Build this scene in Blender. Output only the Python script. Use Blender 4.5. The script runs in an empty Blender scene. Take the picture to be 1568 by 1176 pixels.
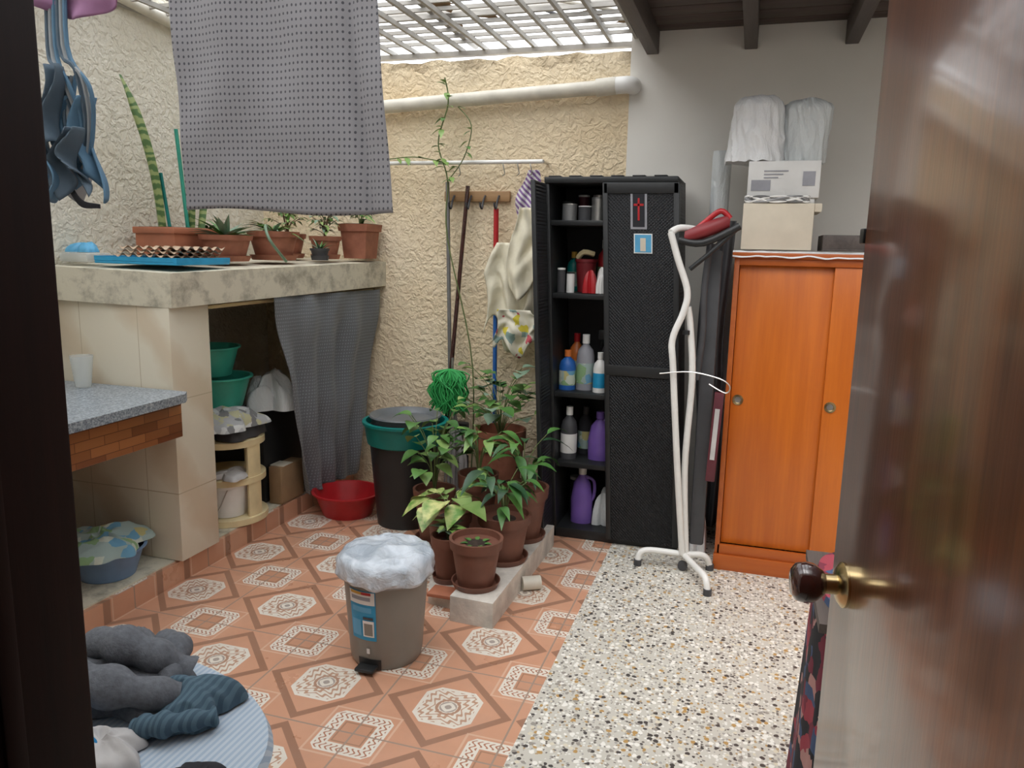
import bpy, bmesh, math, random
from mathutils import Vector, Matrix, noise
random.seed(7)
V=Vector; pi=math.pi
sc=bpy.context.scene
# ------------------------------------------------ materials
class N:
    def __init__(s,name,rough=.6,metal=0,coat=0):
        s.m=bpy.data.materials.new(name); s.m.use_nodes=True; s.nt=s.m.node_tree
        s.b=s.nt.nodes['Principled BSDF']; s.b.inputs['Roughness'].default_value=rough
        s.b.inputs['Metallic'].default_value=metal
        if coat: s.b.inputs['Coat Weight'].default_value=coat; s.b.inputs['Coat Roughness'].default_value=.12
        s.tc=None
    def put(s,inp,val):
        if hasattr(val,'is_output'): s.nt.links.new(val,inp)
        else:
            if isinstance(val,(tuple,list)) and len(val)==3 and hasattr(inp.default_value,'__len__') and len(inp.default_value)==4: val=tuple(val)+(1,)
            inp.default_value=val
    def node(s,t,ins={},**kw):
        n=s.nt.nodes.new(t)
        for k,v in kw.items(): setattr(n,k,v)
        for k,v in ins.items(): s.put(n.inputs[k],v)
        return n
    def co(s,scale=(1,1,1),rot=(0,0,0),loc=(0,0,0)):
        if not s.tc: s.tc=s.node('ShaderNodeTexCoord')
        n=s.node('ShaderNodeMapping',{'Scale':scale,'Rotation':rot,'Location':loc}); s.nt.links.new(s.tc.outputs['Object'],n.inputs['Vector']); return n.outputs[0]
    def noise(s,scale,detail=4,rough=.5,vec=None,dist=0):
        n=s.node('ShaderNodeTexNoise',{'Scale':scale,'Detail':detail,'Roughness':rough,'Distortion':dist,'Vector':vec or s.co()}); return n.outputs[0]
    def vor(s,scale,feat='F1',vec=None,rnd=1.0,out='Distance'):
        n=s.node('ShaderNodeTexVoronoi',feature=feat); n.inputs['Scale'].default_value=scale; n.inputs['Randomness'].default_value=rnd
        s.put(n.inputs['Vector'],vec or s.co()); return n.outputs[out]
    def wave(s,scale,dist=0,det=2,dscale=1,direction='X',vec=None):
        n=s.node('ShaderNodeTexWave',{'Scale':scale,'Distortion':dist,'Detail':det,'Detail Scale':dscale,'Vector':vec or s.co()},bands_direction=direction); return n.outputs['Fac']
    def ma(s,op,a,b=0.0,c=None):
        n=s.node('ShaderNodeMath',operation=op); s.put(n.inputs[0],a); s.put(n.inputs[1],b)
        if c is not None: s.put(n.inputs[2],c)
        return n.outputs[0]
    def mix(s,f,a,b):
        n=s.node('ShaderNodeMix',data_type='RGBA'); s.put(n.inputs[0],f); s.put(n.inputs[6],a); s.put(n.inputs[7],b); return n.outputs[2]
    def ramp(s,f,stops,interp='LINEAR'):
        n=s.node('ShaderNodeValToRGB'); n.color_ramp.interpolation=interp
        e=n.color_ramp.elements
        while len(e)<len(stops): e.new(.5)
        for i,(p,c) in enumerate(stops):
            e[i].position=p; e[i].color=tuple(c)+(1,) if not isinstance(c,(int,float)) else (c,c,c,1)
        s.put(n.inputs[0],f); return n.outputs[0]
    def col(s,c): s.put(s.b.inputs['Base Color'],c); return s
    def bump(s,h,strength=.4,dist=.01):
        n=s.node('ShaderNodeBump',{'Strength':strength,'Distance':dist,'Height':h}); s.nt.links.new(n.outputs[0],s.b.inputs['Normal']); return s
def P(name,c,rough=.55,metal=0,coat=0,var=.12,scale=12,bump=0,bscale=60):
    n=N(name,rough,metal,coat)
    f=n.ramp(n.noise(scale,5),[(.3,0),(.7,1)])
    d=tuple(max(0,x*(1-var)) for x in c); l=tuple(min(1,x*(1+var)) for x in c)
    n.col(n.mix(f,d,l))
    if bump: n.bump(n.noise(bscale,4),bump,.004)
    return n.m
def stucco(name,c1,c2,stain=False):
    n=N(name,.9)
    vec=n.node('ShaderNodeVectorMath',operation='MULTIPLY_ADD')
    n.put(vec.inputs[0],n.node('ShaderNodeTexNoise',{'Scale':16,'Vector':n.co()}).outputs['Color']); vec.inputs[1].default_value=(.07,.07,.07); n.put(vec.inputs[2],n.co())
    v1=n.vor(27,'SMOOTH_F1',vec.outputs[0]); v2=n.noise(38,3,.5,vec.outputs[0])
    h=n.ma('ADD',n.ma('MULTIPLY',v1,.6),n.ma('MULTIPLY',n.ramp(v2,[(.4,0),(.62,1)]),.6))
    n.bump(h,.6,.016)
    c=n.mix(n.ramp(n.noise(1.6,6),[(.35,0),(.65,1)]),c1,c2)
    if stain:
        sx=n.node('ShaderNodeSeparateXYZ',{0:n.co()}); f=n.ma('MULTIPLY',n.ma('GREATER_THAN',n.ma('ADD',sx.outputs[2],n.ma('MULTIPLY',n.noise(9,6,.7),.16)),2.475),n.ramp(n.noise(5,5,.7),[(.4,0),(.6,.8)]))
        c=n.mix(f,c,(.26,.19,.11))
        c=n.mix(n.ramp(n.noise(2.2,7,.75),[(.52,0),(.75,.3)]),c,(.55,.43,.28))
    n.col(c); return n.m
def floor_tile():
    n=N('ceramic_tile',.28); sx=n.node('ShaderNodeSeparateXYZ',{0:n.co()})
    u=n.ma('DIVIDE',n.ma('ADD',sx.outputs[0],1.71),.44); v=n.ma('DIVIDE',n.ma('SUBTRACT',sx.outputs[1],2.53),.44)
    def ctr(x,o=0):
        a=n.ma('ADD',x,o); return n.ma('ABSOLUTE',n.ma('SUBTRACT',a,n.ma('ROUND',a)))
    fu,fv=ctr(u),ctr(v); gu,gv=ctr(u,.5),ctr(v,.5)
    lt=lambda a,b:n.ma('LESS_THAN',a,b); gt=lambda a,b:n.ma('GREATER_THAN',a,b)
    mul=lambda a,b:n.ma('MULTIPLY',a,b); mx=lambda a,b:n.ma('MAXIMUM',a,b); ad=lambda a,b:n.ma('ADD',a,b)
    band=lambda a,x,y:mul(gt(a,x),lt(a,y))
    mf=mx(fu,fv); sf=ad(fu,fv); mg=mx(gu,gv); sg=ad(gu,gv)
    rr=n.ma('SQRT',ad(mul(fu,fu),mul(fv,fv)))
    base=n.mix(n.noise(5,5),(.56,.275,.165),(.66,.36,.235))
    terra=(.42,.18,.10); brown=(.34,.175,.11); white=(.76,.70,.61); pale=(.68,.43,.30)
    c=n.mix(mul(band(sf,.405,.485),gt(mg,.235)),base,brown)
    c=n.mix(band(mg,.245,.262),c,pale)
    scr=gt(n.ma('SINE',ad(mul(gu,150.),n.ma('MULTIPLY',n.ma('SINE',mul(gv,95.)),2.2))),.45)
    chf=lt(sg,.40)
    c=n.mix(mul(band(mg,.125,.225),chf),c,white)
    c=n.mix(mul(mul(band(mg,.143,.207),chf),scr),c,terra)
    c=n.mix(lt(mg,.125),c,(.56,.29,.18))
    c=n.mix(band(mg,.1,.112),c,(.38,.2,.12))
    oc=mul(lt(mf,.225),lt(sf,.36))
    c=n.mix(oc,c,white)
    inner=mul(lt(mf,.2),lt(sf,.325))
    pat=gt(n.ma('SINE',ad(mul(mf,125.),n.ma('MULTIPLY',n.ma('SINE',mul(n.ma('SUBTRACT',fu,fv),70.)),1.8))),.3)
    c=n.mix(mul(inner,pat),c,(.50,.30,.20))
    c=n.mix(band(rr,.075,.095),c,(.42,.24,.16)); c=n.mix(lt(rr,.07),c,white)
    pet=gt(n.ma('SINE',ad(mul(rr,110.),mul(n.ma('MULTIPLY',fu,fv),900.))),.2)
    c=n.mix(mul(lt(rr,.065),pet),c,(.38,.32,.28))
    gr=mx(gt(fu,.493),gt(fv,.493))
    c=n.mix(gr,c,(.36,.26,.2))
    c=n.mix(n.ramp(n.noise(3,6,.7),[(.5,0),(.8,.35)]),c,(.38,.26,.19))
    n.col(c); n.put(n.b.inputs['Roughness'],n.ramp(n.noise(6,5),[(.3,.25),(.7,.5)]))
    n.bump(n.ma('MULTIPLY',gr,-1.0),.5,.004); return n.m
def terrazzo():
    n=N('terrazzo',.4)
    c=(.60,.57,.50)
    def chips(scale,th,cols,c,seed):
        vec=n.co(loc=(seed,seed*2,0)); w=n.node('ShaderNodeVectorMath',operation='MULTIPLY_ADD')
        n.put(w.inputs[0],n.node('ShaderNodeTexNoise',{'Scale':scale*1.2,'Vector':vec}).outputs['Color']); w.inputs[1].default_value=(.5/scale,)*3; n.put(w.inputs[2],vec)
        d=n.vor(scale,'F1',w.outputs[0]); cc=n.vor(scale,'F1',w.outputs[0],out='Color')
        s=n.node('ShaderNodeSeparateColor',{0:cc}); f=n.ramp(s.outputs[0],cols,'CONSTANT')
        return n.mix(n.ma('MULTIPLY',n.ma('LESS_THAN',d,th),n.ma('LESS_THAN',s.outputs[1],.66)),c,f)
    c=chips(95,.44,[(0,(.16,.14,.12)),(.3,(.80,.78,.72)),(.65,(.45,.31,.15)),(.8,(.38,.36,.33))],c,1)
    c=chips(52,.42,[(0,(.07,.06,.055)),(.2,(.86,.83,.76)),(.6,(.48,.29,.10)),(.74,(.33,.30,.26)),(.88,(.7,.64,.5))],c,5)
    n.col(c); return n.m
def wood(name,c1,c2,rough=.35,coat=0,dirn='Z',scale=3,bump=.05):
    n=N(name,rough,0,coat)
    s={'Z':(14,14,.8),'X':(.8,14,14),'Y':(14,.8,14)}[dirn]
    f=n.noise(scale,7,.6,n.co(scale=s),dist=.6); g=n.noise(scale*6,3,.6,n.co(scale=s))
    n.col(n.mix(n.ramp(n.ma('ADD',n.ma('MULTIPLY',f,.75),n.ma('MULTIPLY',g,.25)),[(.35,0),(.65,1)]),c1,c2)); n.bump(g,bump,.003); return n.m
def dotcloth(name,c,c2,sc_,flat,th=.2):
    n=N(name,.9); d=n.vor(sc_,'F1',n.co(scale=flat),rnd=.1)
    k=n.ma('LESS_THAN',d,th); n.col(n.mix(k,n.mix(n.noise(4,4),c,tuple(x*1.12 for x in c)),c2)); n.bump(n.noise(9,3),.15,.01)
    n.b.inputs['Sheen Weight'].default_value=.15; return n.m
def stripes(name,c1,c2,scale,direction='X',rot=(0,0,0)):
    n=N(name,.85); n.col(n.mix(n.ramp(n.wave(scale,0,0,1,direction,n.co(rot=rot)),[(.45,0),(.55,1)]),c1,c2)); return n.m
def patchcloth(name,base,cols,scale=30,th=.45):
    n=N(name,.85); w=n.node('ShaderNodeVectorMath',operation='MULTIPLY_ADD')
    n.put(w.inputs[0],n.node('ShaderNodeTexNoise',{'Scale':scale*.8,'Vector':n.co()}).outputs['Color']); w.inputs[1].default_value=(1.2/scale,)*3; n.put(w.inputs[2],n.co())
    cc=n.vor(scale,vec=w.outputs[0],out='Color'); s=n.node('ShaderNodeSeparateColor',{0:cc})
    st=[(0,base)]+[(th+(.95-th)*i/len(cols),c) for i,c in enumerate(cols)]
    n.col(n.ramp(s.outputs[0],st,'CONSTANT')); return n.m

M_stL=stucco('stucco_left',(.70,.65,.53),(.77,.73,.63)); M_stB=stucco('stucco_back',(.80,.64,.42),(.87,.75,.55),True)
M_white=P('painted_plaster_white',(.80,.77,.71),.8,var=.04,scale=2,bump=.1,bscale=20)
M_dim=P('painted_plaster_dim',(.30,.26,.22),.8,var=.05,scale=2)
M_tile=floor_tile(); M_terr=terrazzo()
def creamtile():
    n=N('cream_wall_tile',.25); v=n.wave(1.2,5,4,1.5,'DIAGONAL'); sx=n.node('ShaderNodeSeparateXYZ',{0:n.co()})
    def line(o,p):
        a=n.ma('DIVIDE',o,p); return n.ma('LESS_THAN',n.ma('ABSOLUTE',n.ma('SUBTRACT',a,n.ma('ROUND',a))),.006)
    g=n.ma('MAXIMUM',line(sx.outputs[0],.3),line(sx.outputs[2],.4))
    c=n.mix(n.ramp(v,[(.5,0),(.95,1)]),(.72,.66,.53),(.64,.54,.40)); n.col(n.mix(g,c,(.5,.42,.3))); return n.m
M_ctile=creamtile()
def slabmat():
    n=N('weathered_concrete',.85); f=n.ramp(n.noise(9,8,.7),[(.47,0),(.66,1)])
    n.col(n.mix(f,(.66,.61,.48),(.34,.31,.24))); n.bump(n.noise(30,6),.3,.006); return n.m
M_slab=slabmat()
M_wblock=P('whitewashed_concrete',(.62,.58,.52),.85,var=.2,scale=14,bump=.4)
M_pvc=P('pvc_cream',(.66,.62,.53),.4); M_cream=P('cream_plastic',(.75,.62,.36),.4)
M_ceil=wood('dark_ceiling_boards',(.055,.036,.03),(.11,.075,.06),.6,0,'X',2); M_beam=wood('dark_beam',(.06,.045,.04),(.10,.08,.07),.6,0,'Y',2)
M_door=wood('mahogany_door',(.10,.031,.012),(.20,.068,.026),.28,.9,'Z',2.2,.08)
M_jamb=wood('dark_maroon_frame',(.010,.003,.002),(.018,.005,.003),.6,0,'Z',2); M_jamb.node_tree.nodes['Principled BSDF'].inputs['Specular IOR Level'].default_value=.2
M_orange=wood('orange_stained_wood',(.50,.115,.010),(.64,.165,.016),.35,.2,'Z',1.0,.02); M_orb=wood('brown_orange_wood',(.38,.08,.012),(.46,.11,.016),.4,.1,'X',1.5,.02)
def weave():
    n=N('black_woven_plastic',.5)
    w1=n.wave(28,0,0,1,'X',n.co(rot=(0,.78,0))); w2=n.wave(28,0,0,1,'Z',n.co(rot=(0,.78,0)))
    n.col(n.mix(n.noise(8),(.013,.0135,.015),(.024,.025,.028))); n.bump(n.ma('MAXIMUM',w1,n.ma('MULTIPLY',w2,.8)),.8,.005); n.b.inputs['Specular IOR Level'].default_value=.35; return n.m
M_weave=weave(); M_blk=P('black_plastic',(.016,.017,.018),.45); M_blk2=P('interior_black',(.010,.010,.012),.6)
def granite():
    n=N('grey_granite',.35); n.col(n.ramp(n.noise(130,3,.7),[(.35,(.10,.12,.15)),(.5,(.26,.30,.34)),(.65,(.48,.52,.55))])); return n.m
M_gran=granite()
def parquet():
    n=N('parquet_wood',.35); sx=n.node('ShaderNodeSeparateXYZ',{0:n.co()}); cx=n.node('ShaderNodeCombineXYZ',{0:sx.outputs[1],1:sx.outputs[2]})
    b=n.node('ShaderNodeTexBrick',{'Scale':1.0,'Color1':(.13,.035,.012,1),'Color2':(.42,.17,.06,1),'Mortar':(.10,.03,.015,1),'Mortar Size':.0012,'Brick Width':.13,'Row Height':.036,'Vector':cx.outputs[0]}); n.col(b.outputs[0]); return n.m
M_parq=parquet()
M_terra=P('terracotta',(.32,.12,.07),.65,var=.18,scale=18,bump=.15); M_terra2=P('brown_plastic_pot',(.17,.068,.044),.5,var=.15); M_terra3=P('orange_terracotta',(.42,.15,.08),.6)
M_soil=P('soil',(.035,.022,.015),.95,var=.5,scale=60,bump=.8)
def leafm(name,c1,c2,sc_=9):
    n=N(name,.4); n.col(n.mix(n.ramp(n.noise(sc_,4),[(.35,0),(.65,1)]),c1,c2)); return n.m
G1=leafm('leaf_green',(.04,.13,.03),(.10,.24,.05)); G2=leafm('leaf_light',(.15,.30,.06),(.30,.42,.14)); G3=leafm('leaf_grey_green',(.14,.23,.15),(.24,.35,.25)); G4=leafm('leaf_dark',(.02,.065,.03),(.045,.13,.045))
G5=leafm('leaf_variegated',(.12,.28,.04),(.66,.66,.27),22)
M_stem=P('stem',(.12,.16,.05),.6); M_twig=P('brown_stem',(.13,.08,.04),.7)
M_binG=P('grey_bin_plastic',(.23,.215,.19),.4,var=.04)
def bagmat():
    n=N('silvery_bag',.22); n.col(n.mix(n.ramp(n.noise(7,4,.6,dist=.8),[(.4,0),(.6,1)]),(.38,.43,.49),(.62,.67,.73))); n.bump(n.noise(9,4,.55,dist=1.8),.6,.02); return n.m
M_bag=bagmat()
def plastic_white(name,c):
    n=N(name,.35); n.col(c); n.b.inputs['Transmission Weight'].default_value=.08; n.bump(n.noise(12,4,.6,vec=n.co(scale=(1,1,.4)),dist=1.6),.7,.02); return n.m
M_wbag=plastic_white('white_plastic_bag',(.86,.86,.86)); M_gbag=plastic_white('grey_plastic_bag',(.68,.71,.71))
M_wht=P('white_enamel',(.82,.81,.78),.35,var=.04); M_steel=P('steel',(.55,.54,.52),.3,.9); M_brass=P('brass',(.55,.42,.22),.25,1); M_knob=P('knob_brown',(.05,.015,.012),.12,0,.8)
M_red=P('red_plastic',(.42,.015,.02),.35); M_dred=P('dark_red',(.22,.02,.025),.5); M_maroon=P('maroon_print',(.11,.02,.03),.5); M_teal=P('teal_plastic',(.0,.16,.14),.4); M_green=P('green_basin',(.04,.33,.24),.45); M_blue=P('blue_plastic',(.02,.12,.42),.4); M_lblue=P('light_blue_plastic',(.10,.38,.62),.4)
M_cyan=P('cyan_tray',(.02,.30,.55),.4); M_purple=P('purple_bottle',(.18,.10,.38),.35); M_bottleb=P('blue_basin',(.16,.26,.42),.45)
M_grey=P('grey_metal',(.25,.25,.25),.4,.5); M_dgrey=P('dark_grey',(.055,.055,.06),.6); M_lid=P('lid_grey',(.12,.13,.14),.4)
M_card=P('cardboard',(.64,.57,.46),.85,var=.06); M_card2=P('brown_cardboard',(.30,.19,.10),.85); M_wbox=P('white_box',(.72,.71,.69),.6,var=.05); M_egg=P('egg_carton_pulp',(.50,.37,.26),.95,bump=.3); M_ink=P('ink_grey',(.3,.3,.33),.6)
M_towel=dotcloth('grey_dotted_cloth',(.25,.243,.255),(.07,.07,.08),60,(1,0,.8),.21); M_ccur=dotcloth('grey_blue_curtain',(.15,.16,.175),(.27,.29,.31),80,(0,1,.7),.25)
M_rag=P('cream_cloth',(.74,.69,.54),.9,var=.08,bump=.4); M_ragst=stripes('striped_cloth',(.68,.66,.66),(.22,.12,.30),14,'X',(0,.8,0)); M_ragm=patchcloth('print_cloth',(.70,.66,.54),[(.6,.5,.05),(.5,.08,.1),(.25,.35,.32)],28,.72)
M_swe=P('grey_sweater',(.12,.127,.143),.95,var=.2,scale=90,bump=.4,bscale=200); M_denim=stripes('blue_plaid',(.045,.085,.12),(.075,.13,.17),26); M_bluec=P('blue_cloth',(.01,.17,.36),.85); M_wcl=P('pale_cloth',(.5,.48,.47),.9,bump=.3); M_dk=P('black_cloth',(.02,.02,.025),.9)
M_strp=stripes('striped_board_cover',(.46,.52,.58),(.34,.42,.52),26); M_pink=P('pink_cloth',(.36,.18,.32),.9); M_flor=patchcloth('floral_fabric',(.015,.015,.02),[(.30,.04,.06),(.42,.22,.2),(.05,.08,.16),(.16,.02,.04)],26)
M_strap=P('slate_blue_strap',(.09,.13,.17),.8); M_strap2=P('denim_blue',(.10,.2,.30),.8); M_strap3=P('pale_grey_strap',(.3,.32,.33),.8)
M_bulk=patchcloth('printed_plastic',(.35,.45,.42),[(.55,.6,.5),(.15,.35,.5),(.5,.45,.2),(.25,.4,.2)],22); M_news=patchcloth('newsprint',(.42,.42,.42),[(.6,.6,.58),(.2,.2,.2),(.5,.48,.3)],30)
M_mopg=P('mop_green',(.03,.34,.08),.7); M_yel=P('label_yellow',(.6,.35,.05)); M_orp=P('orange_cap',(.6,.16,.03),.4)
def clear():
    n=N('clear_plastic',.2); n.b.inputs['Base Color'].default_value=(.75,.78,.76,1); n.b.inputs['Alpha'].default_value=.4; return n.m
M_clear=clear()
def roofmat():
    n=N('translucent_roof_sheet',.5); nt=n.nt
    tr=n.node('ShaderNodeBsdfTransparent'); tr.inputs[0].default_value=(.97,.98,1,1); tl=n.node('ShaderNodeBsdfTranslucent'); n.put(tl.inputs[0],n.ramp(n.noise(3,6,.7),[(.4,(.6,.62,.65)),(.6,(.25,.23,.2))]))
    f=n.ramp(n.noise(4,7,.75),[(.5,.05),(.60,.8)]); m=n.node('ShaderNodeMixShader',{0:f}); nt.links.new(tr.outputs[0],m.inputs[1]); nt.links.new(tl.outputs[0],m.inputs[2]); nt.links.new(m.outputs[0],nt.nodes['Material Output'].inputs[0]); return n.m
M_roof=roofmat(); M_bar=P('painted_grey_bar',(.34,.32,.29),.5)

# ------------------------------------------------ mesh builder
class MB:
    def __init__(s,name): s.n=name; s.v=[]; s.f=[]; s.mi=[]; s.ms=[]; s.X=Matrix.Identity(4)
    def add(s,vs,fs,mat):
        o=len(s.v); s.v+= [s.X@V(p) for p in vs]
        if mat not in s.ms: s.ms.append(mat)
        k=s.ms.index(mat)
        for f in fs: s.f.append([i+o for i in f]); s.mi.append(k)
        return s
    def box(s,a,b,mat,bev=0,R=None):
        x0,y0,z0=a;x1,y1,z1=b
        if bev<=0:
            vs=[(x0,y0,z0),(x1,y0,z0),(x1,y1,z0),(x0,y1,z0),(x0,y0,z1),(x1,y0,z1),(x1,y1,z1),(x0,y1,z1)]
            fs=[(0,3,2,1),(4,5,6,7),(0,1,5,4),(1,2,6,5),(2,3,7,6),(3,0,4,7)]
        else:
            bm=bmesh.new(); bmesh.ops.create_cube(bm,size=1)
            for v in bm.verts: v.co=V(((x0+x1)/2+v.co.x*(x1-x0),(y0+y1)/2+v.co.y*(y1-y0),(z0+z1)/2+v.co.z*(z1-z0)))
            bmesh.ops.bevel(bm,geom=bm.edges[:],offset=bev,segments=2,affect='EDGES',profile=.5)
            bm.verts.index_update(); vs=[v.co.copy() for v in bm.verts]; fs=[[v.index for v in f.verts] for f in bm.faces]; bm.free()
        if R is not None:
            c=V(((x0+x1)/2,(y0+y1)/2,(z0+z1)/2)); vs=[c+R@(V(p)-c) for p in vs]
        return s.add(vs,fs,mat)
    def lathe(s,prof,mat,c=(0,0,0),seg=32,mod=None,sx=1,sy=1,R=None,zmod=None):
        vs=[];fs=[];c=V(c)
        for i,(r,z) in enumerate(prof):
            for j in range(seg):
                th=2*pi*j/seg; k=mod(th,z) if mod else 1
                p=V((r*k*math.cos(th)*sx,r*k*math.sin(th)*sy,z+(zmod(th,r) if zmod else 0))); 
                if R is not None: p=R@p
                vs.append(c+p)
        for i in range(len(prof)-1):
            for j in range(seg):
                k=(j+1)%seg; fs.append((i*seg+j,i*seg+k,(i+1)*seg+k,(i+1)*seg+j))
        if prof[0][0]>.0005: fs.append(tuple(reversed(range(seg))))
        if prof[-1][0]>.0005: fs.append(tuple((len(prof)-1)*seg+j for j in range(seg)))
        return s.add(vs,fs,mat)
    def tube(s,pts,r,mat,seg=8,smooth=0):
        pts=[V(p) for p in pts]
        if smooth:
            q=[]
            for i in range(len(pts)-1):
                p0=pts[max(i-1,0)];p1=pts[i];p2=pts[i+1];p3=pts[min(i+2,len(pts)-1)]
                for k in range(smooth):
                    t=k/smooth; q.append(.5*((2*p1)+(p2-p0)*t+(2*p0-5*p1+4*p2-p3)*t*t+(3*p1-p0-3*p2+p3)*t**3))
            q.append(pts[-1]); pts=q
        n=len(pts); vs=[];fs=[]; nrm=None
        for i,p in enumerate(pts):
            d=(pts[min(i+1,n-1)]-pts[max(i-1,0)]).normalized()
            if nrm is None:
                nrm=d.cross(V((0,0,1))); 
                if nrm.length<.05: nrm=d.cross(V((1,0,0)))
            nrm=(nrm-d*nrm.dot(d)).normalized(); b=d.cross(nrm)
            rr=r(i/(n-1)) if callable(r) else (r[min(i,len(r)-1)] if isinstance(r,(list,tuple)) else r)
            for j in range(seg):
                a=2*pi*j/seg; vs.append(p+nrm*math.cos(a)*rr+b*math.sin(a)*rr)
        for i in range(n-1):
            for j in range(seg):
                k=(j+1)%seg; fs.append((i*seg+j,i*seg+k,(i+1)*seg+k,(i+1)*seg+j))
        fs.append(tuple(range(seg))); fs.append(tuple((n-1)*seg+j for j in range(seg)))
        return s.add(vs,fs,mat)
    def grid(s,fn,nu,nv,mat):
        vs=[fn(i/nu,j/nv) for j in range(nv+1) for i in range(nu+1)]
        fs=[(j*(nu+1)+i,j*(nu+1)+i+1,(j+1)*(nu+1)+i+1,(j+1)*(nu+1)+i) for j in range(nv) for i in range(nu)]
        return s.add(vs,fs,mat)
    def prism(s,poly,z0,z1,mat):
        n=len(poly); g=lambda z,p: z(p) if callable(z) else z
        vs=[(p[0],p[1],g(z0,p)) for p in poly]+[(p[0],p[1],g(z1,p)) for p in poly]
        fs=[tuple(reversed(range(n))),tuple(range(n,2*n))]+[(i,(i+1)%n,n+(i+1)%n,n+i) for i in range(n)]
        return s.add(vs,fs,mat)
    def leaf(s,b,d,L,W,mat,droop=.3,n=6,fold=.25,shape=.75):
        b=V(b); d=V(d).normalized(); side=d.cross(V((0,0,1)))
        if side.length<.05: side=V((1,0,0))
        side.normalize(); up=side.cross(d); vs=[];fs=[]
        for i in range(n+1):
            t=i/n; w=W*.5*max(.02,math.sin(pi*min(1,t**shape))) if i<n else .0005
            p=b+d*L*t-V((0,0,1))*droop*L*t*t
            vs+= [p-side*w+up*fold*w, p, p+side*w+up*fold*w]
        for i in range(n):
            a=i*3; fs+=[(a,a+1,a+4,a+3),(a+1,a+2,a+5,a+4)]
        return s.add(vs,fs,mat)
    def heap(s,c,rx,ry,h,mat,seed=0,amp=.35,n=28,fr=9,rdg=.55):
        c=V(c)
        def fn(u,v):
            th=2*pi*u; r=v; X=math.cos(th)*r*rx; Y=math.sin(th)*r*ry
            nz=noise.noise(V((X*fr+seed,Y*fr,seed*1.7)))
            wx=noise.noise(V((X*fr*.8,Y*fr*.8,seed+9)))*.9
            rd=1-abs(noise.noise(V((X*fr*1.5+seed+wx*1.5,Y*fr*2.2+wx,seed*3.1))))*2.6
            k=1+.18*math.sin(3*th+seed)+.12*math.sin(5*th+seed*2)+.05*math.sin(11*th+seed)
            z=h*math.sqrt(max(0,1-r**2.6))*(.85+amp*nz*1.4+amp*rd*rdg)
            return c+V((X*k,Y*k,max(0.002,z)))
        return s.grid(fn,n*3,n+8,mat)
    def done(s,solid=0,sub=0,ang=40):
        me=bpy.data.meshes.new(s.n); me.from_pydata([tuple(v) for v in s.v],[],s.f)
        for m in s.ms: me.materials.append(m)
        for p,k in zip(me.polygons,s.mi): p.material_index=k
        bm=bmesh.new(); bm.from_mesh(me); bmesh.ops.recalc_face_normals(bm,faces=bm.faces[:]); bm.to_mesh(me); bm.free()
        for p in me.polygons: p.use_smooth=True
        me.set_sharp_from_angle(angle=math.radians(ang))
        o=bpy.data.objects.new(s.n,me); bpy.context.collection.objects.link(o)
        if solid: 
            q=o.modifiers.new('t','SOLIDIFY'); q.thickness=solid; q.offset=0
        return o
def RY(a): return Matrix.Rotation(a,3,'Y')
def RX(a): return Matrix.Rotation(a,3,'X')
def RZ(a): return Matrix.Rotation(a,3,'Z')
A=math.radians
def B(name,a,b,mat,bev=0): return MB(name).box(a,b,mat,bev).done()

# ------------------------------------------------ room shell
XL=-2.85; YB=4.1; XR=1.3
B('floor',(XL-.1,.4,-.1),(-.575,YB+.1,0),M_tile); B('floor_terrazzo',(-.575,.4,-.1),(XR+.1,YB+.1,0.001),M_terr)
B('floor_inner_room',(-1.6,-1.6,-.1),(1.6,.4,0),M_tile)
B('wall_left',(XL-.12,.4,0),(XL,YB+.12,3.0),M_stL)
m=MB('wall_back')
xs=[XL+i*(-.66-XL)/40 for i in range(41)]
zt=[2.445+.02*noise.noise(V((x*9,0,0))) for x in xs]
for i in range(40):
    m.add([(xs[i],YB,0),(xs[i+1],YB,0),(xs[i+1],YB,zt[i+1]),(xs[i],YB,zt[i]),(xs[i],YB+.12,0),(xs[i+1],YB+.12,0),(xs[i+1],YB+.12,zt[i+1]),(xs[i],YB+.12,zt[i])],[(0,1,2,3),(3,2,6,7),(4,5,6,7)],M_stB)
m.done()
B('wall_back_white',(-.66,YB-.005,0),(XR,YB+.12,2.53),M_white)
B('wall_right',(XR,.4,0),(XR+.12,YB+.12,2.53),M_white)
m=MB('wall_front'); m.box((XL,.40,0),(-.62,.52,3),M_white); m.box((.34,.40,0),(XR,.52,2.53),M_white); m.box((-.62,.40,2.1),(.34,.52,3),M_white); m.done()
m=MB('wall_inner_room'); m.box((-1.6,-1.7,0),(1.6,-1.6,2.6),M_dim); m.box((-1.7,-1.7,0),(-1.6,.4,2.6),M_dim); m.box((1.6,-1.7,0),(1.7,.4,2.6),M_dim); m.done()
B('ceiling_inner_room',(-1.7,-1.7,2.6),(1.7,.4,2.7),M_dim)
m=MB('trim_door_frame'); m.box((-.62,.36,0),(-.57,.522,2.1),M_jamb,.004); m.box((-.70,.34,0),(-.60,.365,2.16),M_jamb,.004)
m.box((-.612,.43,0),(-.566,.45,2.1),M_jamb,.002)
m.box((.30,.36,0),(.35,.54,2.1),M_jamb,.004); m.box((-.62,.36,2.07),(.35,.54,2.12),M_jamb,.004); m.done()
m=MB('ceiling_boards')
for i in range(10):
    y=2.74+i*.14; m.box((-.60,y,2.53),(XR+.1,y+.132,2.55),M_ceil,.003)  # ceiling cut short out of view to let daylight onto the white wall
m.box((-.62,2.74,2.55),(XR+.1,4.2,2.6),M_ceil); m.done()
for i,x in enumerate([-.55,-.08,.37,.82,1.22]):
    B('ceiling_beam',(x-.03,.53,2.42),(x+.03,YB-.01,2.53),M_beam,.004)
m=MB('roof_lattice')
random.seed(11)
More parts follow.
